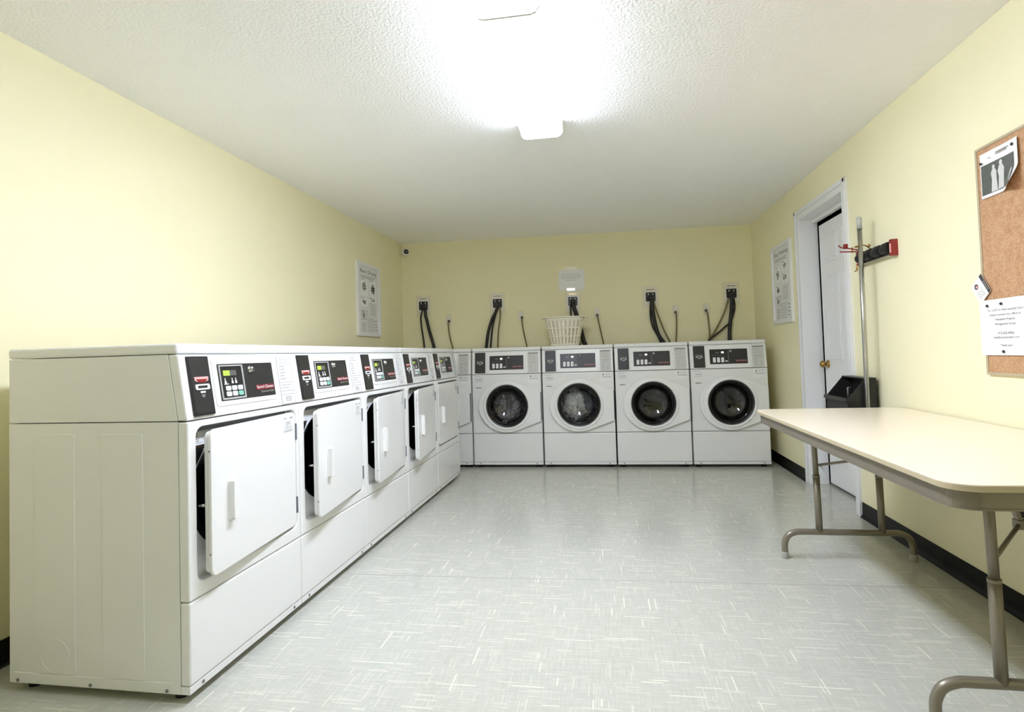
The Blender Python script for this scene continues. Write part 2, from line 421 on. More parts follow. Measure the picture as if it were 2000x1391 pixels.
# ------------------------------------------------------------------ shared console of the machines
W=.676; DEP=.69; ZCON=.9045; ZT=1.128; ZTOP=1.163
K=.152
def lines(b,x0,x1,z0,z1,n,y,m,seed=0,t=.0035,center=False,jit=.3):
    """rows of small print too fine to read"""
    rn=random.Random(seed); b.mat(m)
    for i in range(n):
        z=z1-(z1-z0)*(i+.5)/n; w=(x1-x0)*(1-jit*rn.random()); a=(x0+x1-w)/2 if center else x0
        x=a
        while x<a+w-.002:
            l=min(rn.uniform(.006,.02),a+w-x); b.box(x,x+l,y-.0004,y,z-t/2,z+t/2); x+=l+.003
def console(root,kind):
    # sloping front of the control hood
    b=MB().mat('enamel'); b.box(0,W,0,.036,ZCON+.003,ZT-.002); b.shear(K); b.build('control_hood',root,bevel=.006)
    # bezel
    z0,z1=(.905,1.119) if kind=='w' else (.935,1.112)
    zd0,zd1=(.947,1.084) if kind=='w' else (.957,1.09)
    b=MB().mat('plastic'); b.prism(rrect(.151,.525,z0+.005,z1,.012),-.006 if kind=='w' else -.0025,.002,'xz',holes=[rrect(.176,.51,zd0,zd1,.004)]); b.shear(K)
    b.build('display_bezel',root,bevel=.0025 if kind=='w' else .001)
    # card reader strip
    cr=MB().mat('black'); cr.prism(rrect(.031,.133,.918,1.119,.004),-.006,.001); cr.mat('blackpanel'); cr.prism(rrect(.038,.126,.926,1.112,.004),-.007,-.005); cr.shear(K)
    reader=cr.build('card_reader',root,bevel=.001)
    b=MB()
    if kind=='d':
        b.mat('pink'); b.prism([(.05,1.049),(.118,1.049),(.116,1.036),(.1,1.031),(.084,1.029),(.068,1.031),(.052,1.036)],-.0085,-.0068)
        b.mat('red'); b.prism([(.056,1.041),(.112,1.041),(.1,1.031),(.084,1.029),(.068,1.031)],-.0092,-.0084)
        b.mat('white'); b.prism(rrect(.05,.118,1.005,1.024,.006),-.010,-.0068,holes=[rrect(.06,.108,1.010,1.019,.002)])
        b.mat('white'); b.box(.072,.096,-.0078,-.0068,.994,1.0)
        b.mat('ink'); b.prism([(.074,.989),(.094,.989),(.091,.981),(.084,.978),(.077,.981)],-.0076,-.0068)
    else:
        b.mat('ink')
        for i in range(7):
            b.box(.052+i*.009,.058+i*.009,-.0076,-.0068,1.032-(i%2)*.006,1.042-(i%3)*.003)
        b.mat('inkpale'); b.prism([(.05,1.02),(.058,1.026),(.108,1.026),(.116,1.02),(.114,1.01),(.106,1.014),(.1,1.004),(.083,.998),(.066,1.004),(.06,1.014),(.052,1.01)],-.0078,-.0068)
        b.mat('blackpanel'); b.prism([(.064,1.019),(.102,1.019),(.094,1.01),(.083,1.007),(.072,1.01)],-.0084,-.0077)
    b.shear(K); b.build('reader_emblem',reader)
    # display plate
    b=MB().mat('blackpanel'); b.prism(rrect(.176,.512,zd0,zd1,.003),-.003,.002)
    if kind=='w': b.mat('black'); b.box(.176,.335,-.0034,-.0028,zd0+.002,zd1-.002)
    b.shear(K); disp=b.build('display_panel',root)
    if kind=='d':
        b=MB().mat('silver'); b.prism(rrect(.181,.316,.961,1.086,.003),-.0065,-.002,'xz',holes=[rrect(.187,.308,.967,1.081,.003)])
        b.mat('black'); b.box(.187,.308,-.0038,-.0028,.967,1.081); b.shear(K); mod=b.build('keypad_frame',disp,bevel=.0008)
        b=MB().mat('lcd'); b.box(.203,.238,-.005,-.0036,1.047,1.066); b.mat('lcdoff'); b.box(.238,.276,-.005,-.0036,1.047,1.066); b.shear(K); b.build('screen',disp)
        b=MB().mat('white')
        for q,x in enumerate((.205,.244,.264)):
            b.box(x+.002,x+.006,-.0048,-.0036,1.022,1.038); b.box(x,x+.01,-.0048,-.0036,1.018,1.027)
            if q==0: b.box(x-.003,x+.02,-.0048,-.0036,1.015,1.018)
        b.shear(K); b.build('indicator_icons',disp)
        for r in range(2):
            for c in range(3):
                x=.206+c*.034; z=.993-r*.0205
                q=MB().mat('green' if (r==1 and c==2) else 'white'); q.prism(rrect(x,x+.027,z,z+.0165,.004),-.0065,-.003)
                q.mat('inkpale'); q.box(x+.007,x+.02,-.0068,-.0064,z+.007,z+.0095); q.shear(K); q.build('button',disp)
        lx,lz=.367,1.067
    else:
        b=MB().mat('lcdw'); b.prism(circ(.292,1.054,.0125,20,.009,3),-.005,-.003)
        b.mat('lcdoff'); b.prism(circ(.245,1.052,.016,20,.006,3),-.0045,-.003); b.shear(K); b.build('screen',disp)
        for c in range(3):
            x=.204+c*.037
            q=MB().mat('white'); q.prism(rrect(x,x+.024,.963,1.008,.004),-.0065,-.003)
            q.mat('inkpale'); q.box(x+.005,x+.019,-.0068,-.0064,.975,.978); q.box(x+.005,x+.019,-.0068,-.0064,.990,.993); q.shear(K); q.build('button',disp)
        q=MB().mat('labelw'); q.prism(rrect(.312,.334,.968,.979,.004),-.0055,-.003); q.shear(K); q.build('button',disp)
        b=MB().mat('ink'); b.box(.340,.344,-.0045,-.0028,.958,1.06)
        for i in range(5): b.box(.2+i*.022,.212+i*.022,-.0042,-.003,1.026,1.030)
        b.shear(K); b.build('divider_strip',disp)
        lx,lz=.363,1.064
    b=MB().mat('chrome'); b.lathe([(0,-.016),(.008,-.016),(.0095,-.014),(.0105,-.004),(.014,-.003),(.014,0)],(lx,0,lz),'y',16); b.mat('black'); b.box(lx-.001,lx+.001,-.0168,-.0158,lz-.005,lz+.005)
    b.shear(K); b.build('key_lock',disp)
    b=MB()
    if kind=='d':
        b.mat('redlogo'); b.prism(rrect(.386,.505,.9845,1.0035,.004),-.0042,-.003)
        b.text('Speed Queen',.390,-.0046,.9865,.110,'paper',.015)
        b.text('Quantum Gold',.413,-.0046,.9715,.086,'inkpale',.0095)
    else:
        b.mat('redlogo'); b.prism(rrect(.402,.506,.962,.9665,.002),-.0042,-.003)
        b.text('Speed Queen',.406,-.0042,.970,.095,'pink',.013)
    b.shear(K); b.build('maker_name',disp)
    # instruction label
    lm='labelw' if kind=='d' else 'label'
    b=MB().mat(lm); b.prism(rrect(.552,.655,.912,1.114,.003),-.0018,.001)
    y=-.0019
    if kind=='d':
        b.mat('ink'); b.prism([(.552,.912),(.655,.912),(.655,1.114),(.552,1.114)],-.0022,-.0017,holes=[[(.5535,.9135),(.6535,.9135),(.6535,1.1125),(.5535,1.1125)]])
        b.text('PROGRAM',.576,y,1.097,.05,'inkdark',.007); b.text('INSTRUCTIONS',.568,y,1.084,.066,'inkdark',.007)
        lines(b,.566,.61,1.012,1.078,5,y,'ink',3,.003); b.mat('ink'); b.box(.556,.651,y-.0004,y,1.003,1.0045)
        lines(b,.566,.64,.975,.998,2,y,'ink',4,.0025); b.mat('ink'); b.box(.556,.651,y-.0004,y,.966,.9675)
        b.mat('ink'); b.box(.556,.651,y-.0004,y,.951,.9525); lines(b,.575,.635,.922,.944,3,y,'ink',5,.003,True)
    else:
        b.mat('ink'); b.box(.556,.651,y-.0004,y,1.096,1.104); lines(b,.566,.645,1.035,1.09,6,y,'inkpale',6,.0022)
        b.mat('ink'); b.box(.57,.638,y-.0004,y,1.015,1.018); lines(b,.566,.645,.985,1.01,3,y,'inkpale',7,.0022)
        b.mat('ink'); b.box(.572,.59,y-.0004,y,.976,.98); lines(b,.572,.60,.925,.97,4,y,'ink',8,.0022); lines(b,.615,.645,.925,.97,6,y,'inkpale',9,.0022)
    b.shear(K); b.build('instruction_label',root)
def cabinet(root,ribs):
    b=MB().mat('enamel_side')
    y0=.037
    b.box(0,.012,y0,DEP,.03,ZCON); b.box(W-.012,W,y0,DEP,.03,ZCON); b.box(.012,W-.012,DEP-.012,DEP,.03,ZCON)
    b.box(.012,W-.012,y0,DEP-.012,.03,.042)
    if ribs:
        for a,c in((.428,.585),(.166,.322)): b.prism(rrect(a,c,.068,.868,.006,2),-.0024,.002,'yz')
        b.prism(circ(.507,.13,.056,36),-.0036,-.002,'yz',holes=[circ(.507,.13,.0545,36)])
        b.box(-.0022,.004,y0+.03,DEP-.02,.033,.066)
        b.mat('ink')
        for y in(.654,.37,.084): b.cyl((-.0045,y,.041),(-.001,y,.041),.006,seg=10)
    b.build('cabinet',root,bevel=.003)
    b=MB().mat('enamel_side'); b.prism([(.037,ZCON+.003),(.037+.0335,ZT-.002),(DEP,ZT-.002),(DEP,ZCON+.003)],0,W,'yz'); b.build('hood_body',root,bevel=.002)
    b=MB().mat('enamel'); b.box(-.001,W+.001,.036,DEP+.004,ZT,ZTOP); b.build('top_panel',root,bevel=.009,seg=3)
    for x,y in((.05,.07),(W-.05,.07),(.05,DEP-.05),(W-.05,DEP-.05)):
        f=MB().mat('rubber'); f.cyl((x,y,0),(x,y,.012),.022,seg=14); f.mat('alu'); f.cyl((x,y,.012),(x,y,.031),.008,seg=10); f.build('foot',root)
def kick(root,ztop):
    b=MB().mat('enamel'); b.box(0,W,0,.036,.056,ztop); b.build('lower_panel',root,bevel=.007,seg=3)
    b=MB().mat('enamel'); b.box(0,W,.002,.036,.03,.0545); b.mat('ink')
    for x in(.06,W-.06): b.cyl((x,-.001,.0425),(x,.004,.0425),.006,seg=10)
    b.build('bottom_rail',root,bevel=.0015)

# ------------------------------------------------------------------ dryers
ZS=.322
def make_dryer():
    r=empty('clothes_dryer',(0,0,0))
    cabinet(r,True); console(r,'d'); kick(r,ZS-.002)
    # front panel with recessed doorway
    b=MB().mat('enamel'); outer=[(0,ZS+.001),(W,ZS+.001),(W,ZCON-.001),(0,ZCON-.001)]
    b.prism(outer,0,.036,holes=[rrect(.040,.650,.372,.882,.035)]); b.build('front_panel',r,bevel=.006,seg=3)
    op=circ(.335,.635,.278,56,.215,2.25)
    b=MB().mat('plastic'); b.prism(rrect(.03,.66,.36,.892,.03),.036,.044,holes=[op]); b.build('doorway_recess',r)
    b=MB().mat('grille'); b.prism(rrect(.046,.60,.866,.881,.007),.018,.034); b.mat('inkdark')
    for i in range(3): b.box(.055,.59,.0165,.0185,.8685+i*.0045,.8700+i*.0045)
    b.build('recess_slot',r)
    # notices inside the doorway
    b=MB().mat('paper'); b.box(.044,.115,.0345,.0365,.824,.862); lines(b,.05,.09,.842,.86,2,.0343,'ink',1,.004); lines(b,.06,.11,.826,.84,2,.0343,'inkpale',2,.003)
    b.build('doorway_sticker',r)
    b=MB().mat('drumblack'); b.prism([(.043,.70),(.062,.70),(.082,.75),(.112,.79),(.128,.815),(.043,.815)],.0348,.0365)
    b.mat('brass'); b.box(.046,.118,.0342,.035,.807,.8105); b.mat('ink'); b.box(.046,.062,.0342,.035,.742,.745); b.mat('blackpanel'); b.prism(circ(.07,.782,.016,16),.0342,.035)
    b.build('warning_sticker',r)
    # drum
    b=MB().mat('rubber'); b.prism(circ(.335,.635,.281,56,.218,2.25),.036,.0445,holes=[op]) if 0 else None
    rings=[]
    b.mat('rubber')
    def ring(sc,y,mat,bb=b):
        return [bb.bm.verts.new((x,y,z)) for x,z in circ(.335,.635,.278*sc,56,.215*sc,2.25)]
    R=[ring(1,.043,0),ring(.985,.06,0),ring(1.0,.075,0)]
    for a,c in zip(R,R[1:]):
        for i in range(56): b.f([a[i],a[(i+1)%56],c[(i+1)%56],c[i]],True)
    b.build('door_seal',r,fixn=False)
    b=MB().mat('drumblack')
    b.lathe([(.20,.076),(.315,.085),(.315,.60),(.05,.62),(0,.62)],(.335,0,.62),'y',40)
    b.mat('dark')
    for a in(.3,2.4,4.5):
        c=Vector((.335+.29*math.cos(a),.34,.62+.29*math.sin(a)))
        b.obox(c,(.05*math.cos(a),0,.05*math.sin(a)),(0,.44,0),(-.03*math.sin(a),0,.03*math.cos(a)))
    b.lathe([(0,.60),(.035,.60),(.04,.615)],(.335,0,.62),'y',20)
    b.build('drum',r,fixn=False)
    # door, hung on its right edge; mesh relative to hinge line
    HX=.645
    d=MB().mat('enamel'); d.prism(rrect(-.594,0,.384-.62,.872-.62,.028),0,.012)
    d.mat('enamel'); d.prism(rrect(-.586,-.02,.392-.62,.864-.62,.022),.011,.030)
    door=d.build('door',r,bevel=.0035,seg=3,loc=(HX,0,.62))
    for z in (.79-.62,.47-.62):
        pass
    h=MB().mat('plastic')
    # recessed-grip pull on the door face
    x0,x1,z0,z1=-.502,-.442,.545-.62,.687-.62
    h.prism(rrect(x0,x1,z0,z1,.010),-.004,.001)
    h.prism([(x0+.004,z0+.006),(x0+.026,z0+.004),(x0+.031,z0+.03),(x0+.031,z1-.03),(x0+.026,z1-.004),(x0+.004,z1-.006)],-.022,-.003)
    h.mat('grille'); h.prism(rrect(x0+.027,x1-.006,z0+.01,z1-.008,.008),-.0052,-.0035)
    h.build('handle',door,bevel=.003)
    s=MB().mat('labelw'); s.prism(rrect(-.103,-.02,.795-.62,.86-.62,.005),-.0012,.0005)
    s.mat('ink'); s.box(-.097,-.08,-.0016,-.001,.849-.62,.853-.62); s.box(-.05,-.026,-.0016,-.001,.849-.62,.853-.62)
    s.text('DRY',-.085,-.0014,.823-.62,.046,'ink',.013); lines(s,-.092,-.03,.803-.62,.82-.62,2,-.0012,'inkpale',3,.003,True); s.mat('ink'); s.box(-.099,-.024,-.0016,-.001,.798-.62,.7995-.62)
    s.build('door_sticker',door)
    for z in(.80-.62,.46-.62):
        s=MB().mat('ink'); s.cyl((-.5955,.006,z),(-.593,.006,z),.003,seg=8); s.build('edge_screw',door)
    for z in(.785,.468):
        g=MB().mat('grille'); g.box(.647,.655,-.003,.006,z-.035,z+.035); g.build('hinge',r,bevel=.001)
    c=MB().mat('chrome'); c.cyl((-.585,.03,.62-.62),(-.585,.05,0),.005,seg=10); c.build('catch',door)
    return r
DANG=math.atan(.0054/.6797)
ddeg=[4.2,5.9,5.7,6.1,.25]
dlabels=['nearest white dryer, its full grey-lit side panel and slightly open door facing the room',
 'white front-load dryer with ajar door, second from the near end of the row',
 'middle dryer of the five in the row, door ajar with dark drum showing',
 'fourth white dryer, door ajar, standing just before the closed-door dryer',
 'farthest white dryer, door shut, at the corner beside the washers']
proto=make_dryer(); dryers=[]
for k in range(5):
    o=proto if k==0 else copy_tree(proto)
    dryers.append(o)
for k,o in enumerate(dryers):
    o.location=(-.0587+.0054*k,-3.7876+.6797*k+.002,0); o.rotation_euler=(0,0,PI/2-DANG)
    tag(o,dlabels[k],'dryer','front-load dryers along the left wall')
    child(o,'door')[0].rotation_euler=(0,0,math.radians(ddeg[k]))

# ------------------------------------------------------------------ washers
def door_outline(off=0,n=40):
    """round door that widens into a straight grip edge at the right"""
    cx,cz=.337,.594; rx,rz=.270+off,.246+off
    pts=[]
    a0,a1=math.radians(64),math.radians(360-66)
    for i in range(n+1):
        a=a0+(a1-a0)*i/n; pts.append((cx+rx*math.cos(a),cz+rz*math.sin(a)))
    xr=.666+off
    pts+=[(xr-.006,.446-off*.4),(xr,.454-off*.4),(xr,.726+off*.4),(xr-.006,.735+off*.4)]
    return pts
def make_washer():
    r=empty('washing_machine',(0,0,0))
    cabinet(r,False); console(r,'w'); kick(r,.330)
    b=MB().mat('enamel'); b.prism([(0,.334),(W,.334),(W,ZCON-.001),(0,ZCON-.001)],0,.036,holes=[circ(.342,.597,.225,56)]); b.build('front_panel',r,bevel=.006,seg=3)
    # tub and drum
    b=MB().mat('rubber'); b.lathe([(.228,.035),(.228,.055),(.195,.075),(.205,.10)],(.342,0,.597),'y',48); b.build('door_seal',r,fixn=False)
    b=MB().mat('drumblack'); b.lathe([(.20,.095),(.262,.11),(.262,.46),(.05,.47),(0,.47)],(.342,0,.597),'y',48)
    b.mat('dark')
    for a in(.9,3.0,5.1):
        c=Vector((.342+.235*math.cos(a),.29,.597+.235*math.sin(a))); b.obox(c,(.06*math.cos(a),0,.06*math.sin(a)),(0,.32,0),(-.045*math.sin(a),0,.045*math.cos(a)))
    b.lathe([(.2,.1),(.206,.1),(.206,.115)],(.342,0,.597),'y',48)
    b.build('drum',r,fixn=False)
    # door
    d=MB().mat('plastic'); d.prism(door_outline(.002),-.034,-.008,holes=[circ(.342,.597,.222,56)])
    # domed ring round the glass
    d.lathe([(.202,-.026),(.206,-.040),(.214,-.044),(.226,-.041),(.240,-.029),(.240,-.010),(.205,-.008),(.202,-.026)],(.342,0,.597),'y',56)
    door=d.build('door',r,bevel=.008,seg=3)
    q=MB().mat('black'); q.lathe([(.2025,-.034),(.194,-.034),(.182,-.014),(.176,.02),(.18,.03),(.2025,.03),(.2025,-.034)],(.342,0,.597),'y',56); q.build('door_rim',door)
    g=MB().mat('glass'); g.lathe([(.180,.0),(.174,.012),(.150,.05),(.118,.075),(.06,.088),(0,.09),(0,.084),(.06,.082),(.115,.069),(.146,.045),(.169,.010),(.174,-.002),(.180,0)],(.342,0,.597),'y',48); g.build('glass_bowl',door)
    h=MB().mat('grille'); h.prism(rrect(.6665,.6745,.455,.726,.002),-.024,.004); h.build('handle',door,bevel=.001)
    # stickers
    s=MB().mat('labelw'); s.prism(rrect(.02,.113,.834,.892,.003),-.0012,.0005)
    lines(s,.024,.105,.882,.891,1,-.0013,'ink',2,.0028); s.mat('ink'); s.box(.03,.108,-.0016,-.001,.839,.8415)
    s.text('WASH',.036,-.0014,.853,.064,'inkdark',.011); s.build('price_sticker',r)
    s=MB().mat('labelw'); s.prism(rrect(.036,.11,.762,.792,.003),-.0012,.0005); lines(s,.04,.106,.769,.785,1,-.0013,'inkdark',12,.007); s.build('hazard_sticker',r)
    s=MB().mat('plastic'); s.prism(rrect(.545,.663,.815,.9,.006),-.0016,.0005); s.mat('inkdark'); s.box(.572,.582,-.002,-.0014,.872,.884); lines(s,.60,.65,.868,.888,2,-.0017,'inkpale',13,.003); s.mat('ink'); s.box(.566,.652,-.002,-.0014,.853,.857); s.build('instruction_sticker',r)
    return r
WANG=math.atan(.0075/.69)
wlabels={-1:'white washer half hidden in the corner behind the farthest dryer',
 0:'leftmost fully visible washer, dark clothes behind its round glass door',
 1:'white washer with pale and navy clothes inside, a basket on its top',
 2:'white washer with empty dark drum, between the basket washer and rightmost washer',
 3:'rightmost white washer, empty dark drum, next to the folding table end'}
wp=make_washer()
for i,k in enumerate((0,-1,1,2,3)):
    o=wp if i==0 else copy_tree(wp)
    o.location=(k*.69+.007,k*.0075,0); o.rotation_euler=(0,0,WANG)
    tag(o,wlabels[k],'washing machine','front-load washers along the back wall')
# laundry inside two of them
def laundry(loc,mat,seed,lab,r=.17,fill=(0,0,0),sc=(1,.75,.85)):
    rn=random.Random(seed); b=MB().mat(mat)
    bmesh.ops.create_icosphere(b.bm,subdivisions=5,radius=r)
    from mathutils import noise
    for v in b.bm.verts:
        n=v.co.normalized(); a=noise.noise(n*2.2+Vector((seed,0,0)))*.30+abs(noise.noise(n*5+Vector((0,seed,0))))*.22+abs(noise.noise(n*11))*.06
        v.co=Vector((v.co.x*sc[0],v.co.y*sc[1],v.co.z*sc[2]))*(1+a-.12)
    for f in b.bm.faces: f.smooth=True
    o=b.build('laundry_load',loc=loc); tag(o,lab,'laundry'); return o
laundry((.35,.20,.545),cloth_mat('dark_clothes',[(44,44,50),(84,82,90),(136,132,138),(66,64,74),(150,124,134)],7),3,'dark grey and black clothes in the leftmost fully visible washer',sc=(1.15,.62,.85))
laundry((.69+.275,.185,.59),cloth_mat('pale_clothes',[(214,212,206),(226,226,222),(196,194,188),(222,220,216),(150,150,150)],5),5,'off-white clothes against the glass of the basket-topped washer',r=.150,sc=(.85,.58,1.15))
laundry((.69+.465,.215,.60),cloth_mat('navy_clothes',[(46,48,66),(64,66,90),(36,36,50),(84,86,108),(50,50,62)],7),8,'navy clothes beside the off-white ones in the basket-topped washer',r=.135,sc=(.62,.55,1.2))

# ------------------------------------------------------------------ basket
def basket():
    r=empty('laundry_basket',(.905,.33,ZTOP+.001))
    H=.285
    def P(t,z,off=0):
        s=z/H; a=.138+.062*s+off; bb=.115+.045*s+off; c=math.cos(t); q=math.sin(t); e=2/3.2
        return Vector((a*math.copysign(abs(c)**e,c),bb*math.copysign(abs(q)**e,q),z))
    # equal arc spacing around the wall
    N=240; T=[2*PI*i/N for i in range(N)]; L=[0]
    for i in range(N): L.append(L[-1]+(P(T[i],H)-P(2*PI*(i+1)/N,H)).length)
    def at(s):
        s=(s%1)*L[-1]
        for i in range(N):
            if L[i+1]>=s: return 2*PI*(i+(s-L[i])/(L[i+1]-L[i]))/N
        return 0
    b=MB().mat('basket')
    def band(z0,z1,n=72,t=.003):
        ring=[]
        for i in range(n):
            a=at(i/n); ring.append([b.bm.verts.new(P(a,z,o)) for z,o in((z0,0),(z1,0),(z1,-t),(z0,-t))])
        for i in range(n):
            A=ring[i];B=ring[(i+1)%n]
            for k in range(4): b.f([A[k],A[(k+1)%4],B[(k+1)%4],B[k]],True)
    for z0,z1 in((0,.022),(.088,.102),(.170,.184),(.252,.285)): band(z0,z1)
    n=28
    for i in range(n):
        w=.0105/L[-1]*1.0
        for z0,z1 in((.02,.09),(.10,.172),(.182,.254)):
            a0=at(i/n-w);a1=at(i/n+w)
            v=[P(a0,z0),P(a1,z0),P(a1,z1),P(a0,z1),P(a0,z0,-.0025),P(a1,z0,-.0025),P(a1,z1,-.0025),P(a0,z1,-.0025)]
            v=[b.bm.verts.new(x) for x in v]
            for q in((0,1,2,3),(7,6,5,4),(0,4,5,1),(1,5,6,2),(2,6,7,3),(3,7,4,0)): b.f([v[k] for k in q])
    b.build('slatted_wall',r,fixn=False)
    b=MB().mat('basket'); pts=[P(at(i/60),.0,-.002) for i in range(60)]; b.prism([(p.x,p.y) for p in pts],.001,.004,'xy'); b.build('bottom',r)
    b=MB().mat('basket')
    pts=[P(at(i/60),H,.008) for i in range(61)]; b.tube(pts,.007,8,smooth=0); b.build('rim',r)
    for sx in(-1,1):
        b=MB().mat('basket'); b.tube([(sx*.2,-.06,H-.004),(sx*.225,-.055,H-.001),(sx*.235,0,H),(sx*.225,.055,H-.001),(sx*.2,.06,H-.004)],.006,8); b.build('handle',r)
    tag(r,'ivory slatted plastic laundry basket standing on top of a washer','laundry basket')
basket()

# ------------------------------------------------------------------ back wall fittings
def on_back(x,z,off=0): return (x,YB(x)-off,z)
WR=math.atan(TH)
def big_outlet(x,z,label):
    r=empty('dryer_outlet',on_back(x,z),WR)
    w,h=.084,.119
    b=MB().mat('plate'); b.prism(rrect(-w,w,-h,h,.008),-.007,0); b.build('cover_plate',r,bevel=.002)
    b=MB().mat('plastic'); b.prism(rrect(-.062,.062,-.066,.056,.006),-.0105,-.006,holes=[rrect(-.052,.052,-.052,.05,.004)]); b.mat('plastic'); b.prism(rrect(-.045,.045,.062,.098,.006),-.0105,-.006); b.mat('brass'); b.box(-.042,.042,-.0135,-.0095,.075,.083)
    b.build('name_slot',r,bevel=.001)
    b=MB().mat('black'); b.prism(rrect(-.05,.05,-.048,.047,.006),-.016,-.005)
    b.mat('paper'); b.box(-.028,-.02,-.0175,-.0155,.018,.036); b.box(.02,.028,-.0175,-.0155,.018,.036); b.build('receptacle',r,bevel=.002)
    tag(r,label,'outlet','large outlets above the machines'); return r
names5=['large almond outlet plate above the farthest dryer, at the left end','large almond outlet plate above the first fully visible washer','large almond outlet plate under the taped notice, above the basket','large almond outlet plate above the third visible washer','large almond outlet plate near the right corner, above the rightmost washer']
OX=[(-.703,1.674),(.142,1.666),(.975,1.654),(1.806,1.667),(2.640,1.669)]
for (x,z),n in zip(OX,names5): big_outlet(x,z,n)
def small_outlet(x,z,label):
    r=empty('wall_outlet',on_back(x,z),WR)
    b=MB().mat('plate'); b.prism(rrect(-.036,.036,-.06,.06,.005),-.005,0); b.build('cover_plate',r,bevel=.0015)
    b=MB().mat('plastic')
    for dz in(-.021,.021): b.prism(circ(0,dz,.017,20,.014,3),-.0075,-.004)
    b.mat('ink'); 
    for dz in(-.021,.021):
        for dx in(-.006,.006): b.box(dx-.001,dx+.001,-.008,-.0072,dz-.003,dz+.005)
    b.cyl((0,-.008,0),(0,-.004,0),.003,seg=8); b.build('receptacle',r)
    tag(r,label,'outlet','small duplex outlets on the back wall')
ns5=['small duplex outlet right of the leftmost large outlet','small duplex outlet between first washer cords and the basket','small duplex outlet just right of the laundry basket','small duplex outlet right of the third washer\'s large outlet','small duplex outlet just left of the rightmost large outlet']
SX=[(-.417,1.509),(.396,1.515),(1.234,1.513),(2.064,1.512),(2.380,1.514)]
for (x,z),n in zip(SX,ns5): small_outlet(x,z,n)
def cord(pts,r,label,group,mat='cord',plug='big',off=.035):
    """pts: (x,z) down the back wall; the first sits in the outlet"""
    P=[]
    for i,(x,z) in enumerate(pts): P.append((x,YB(x)-(.03 if i==0 else off),z))
    x,z=pts[-1]; P.append((x+(pts[-1][0]-pts[-2][0])*.5,YB(x)-off,z-.12))
    b=MB().mat(mat); 
    if plug=='big':
        x,z=pts[0]; b.mat('blackpanel'); b.ball((x,YB(x)-.028,z+.012),.03,sc=(1,.62,.95)); b.mat(mat)
    elif plug=='small':
        x,z=pts[0]; b.mat('black'); b.cyl((x,YB(x)-.007,z),(x,YB(x)-.032,z),.015,.011,seg=12); b.mat(mat)
    b.tube(P,r,10); 
    o=b.build('power_cord'); tag(o,label,'cord',group)
G='heavy power cords hanging from the large outlets'; g2='thin power cords hanging from the small outlets'
cord([(-.676,1.645),(-.672,1.56),(-.658,1.504),(-.631,1.379),(-.603,1.279),(-.585,1.20)],.017,'thick black cord from the leftmost large outlet, slanting right',G)
cord([(-.705,1.64),(-.724,1.56),(-.727,1.507),(-.719,1.407),(-.704,1.307),(-.696,1.208)],.0095,'thin dark cord left of the thick one at leftmost large outlet',G,plug=None)
cord([(.150,1.635),(.132,1.58),(.086,1.499),(.035,1.348),(.009,1.18)],.017,'thick black cord curving left from the outlet above first visible washer',G)
cord([(.14,1.60),(.118,1.528),(.083,1.397),(.056,1.179)],.010,'thinner black cord right against the thick left-curving one',G,plug=None,off=.03)
cord([(.169,1.625),(.174,1.58),(.172,1.496),(.148,1.344),(.136,1.176)],.009,'thin olive cord dropping straight below second large outlet',G,'cordolive',plug=None)
cord([(.978,1.635),(.99,1.57),(1.002,1.535),(1.022,1.458),(1.058,1.32),(1.078,1.22),(1.10,1.16)],.023,'thick black cord passing behind the laundry basket',G)
cord([(.951,1.62),(.950,1.55),(.952,1.483),(.968,1.40),(.995,1.30),(1.03,1.18)],.010,'thin dark cord under the taped notice, left of the thick one',G,plug=None)
cord([(1.812,1.640),(1.819,1.54),(1.832,1.417),(1.853,1.314),(1.880,1.237),(1.925,1.165)],.021,'thick black cord curving right above the third visible washer',G)
cord([(1.80,1.60),(1.795,1.50),(1.797,1.43),(1.812,1.35),(1.845,1.28),(1.885,1.19)],.009,'thin dark cord looping left of the thick right-curving one',G,plug=None,off=.03)
cord([(1.832,1.62),(1.859,1.518),(1.899,1.389),(1.944,1.27),(1.99,1.167)],.0085,'thin olive cord slanting right of the thick right-curving one',G,'cordolive',plug=None)
cord([(2.638,1.64),(2.634,1.56),(2.628,1.48),(2.614,1.383),(2.602,1.275),(2.597,1.167)],.020,'thick black cord hanging straight near the right corner',G)
cord([(2.655,1.62),(2.664,1.538),(2.655,1.474),(2.632,1.399),(2.610,1.34),(2.60,1.2)],.009,'thin dark cord bulging right of the straight hanging cord',G,plug=None,off=.03)
cord([(2.605,1.62),(2.587,1.56),(2.563,1.488),(2.501,1.36),(2.430,1.24),(2.385,1.175)],.0085,'olive cord curving down left from the rightmost large outlet',G,'cordolive',plug=None)
cord([(2.602,1.352),(2.56,1.32),(2.513,1.279),(2.432,1.216),(2.378,1.169)],.0095,'dark cord branching diagonally left off the straight cord',G,plug=None,off=.045)
for pts,lab in(([(-.413,1.487),(-.419,1.451),(-.413,1.371),(-.396,1.272),(-.375,1.19)],'thin cord from the leftmost small outlet'),
 ([(.411,1.497),(.413,1.436),(.433,1.303),(.458,1.171)],'thin cord from the small outlet left of the basket'),
 ([(1.233,1.491),(1.247,1.409),(1.27,1.292),(1.292,1.17)],'thin cord from the small outlet right of the basket'),
 ([(2.061,1.49),(2.066,1.44),(2.062,1.307),(2.051,1.165)],'thin cord from the small outlet above the third visible washer'),
 ([(2.375,1.496),(2.388,1.452),(2.396,1.337),(2.399,1.239),(2.388,1.169)],'thin cord from the small outlet near the right corner')):
    cord(pts,.0075,lab,g2,'cordolive','small',.02)
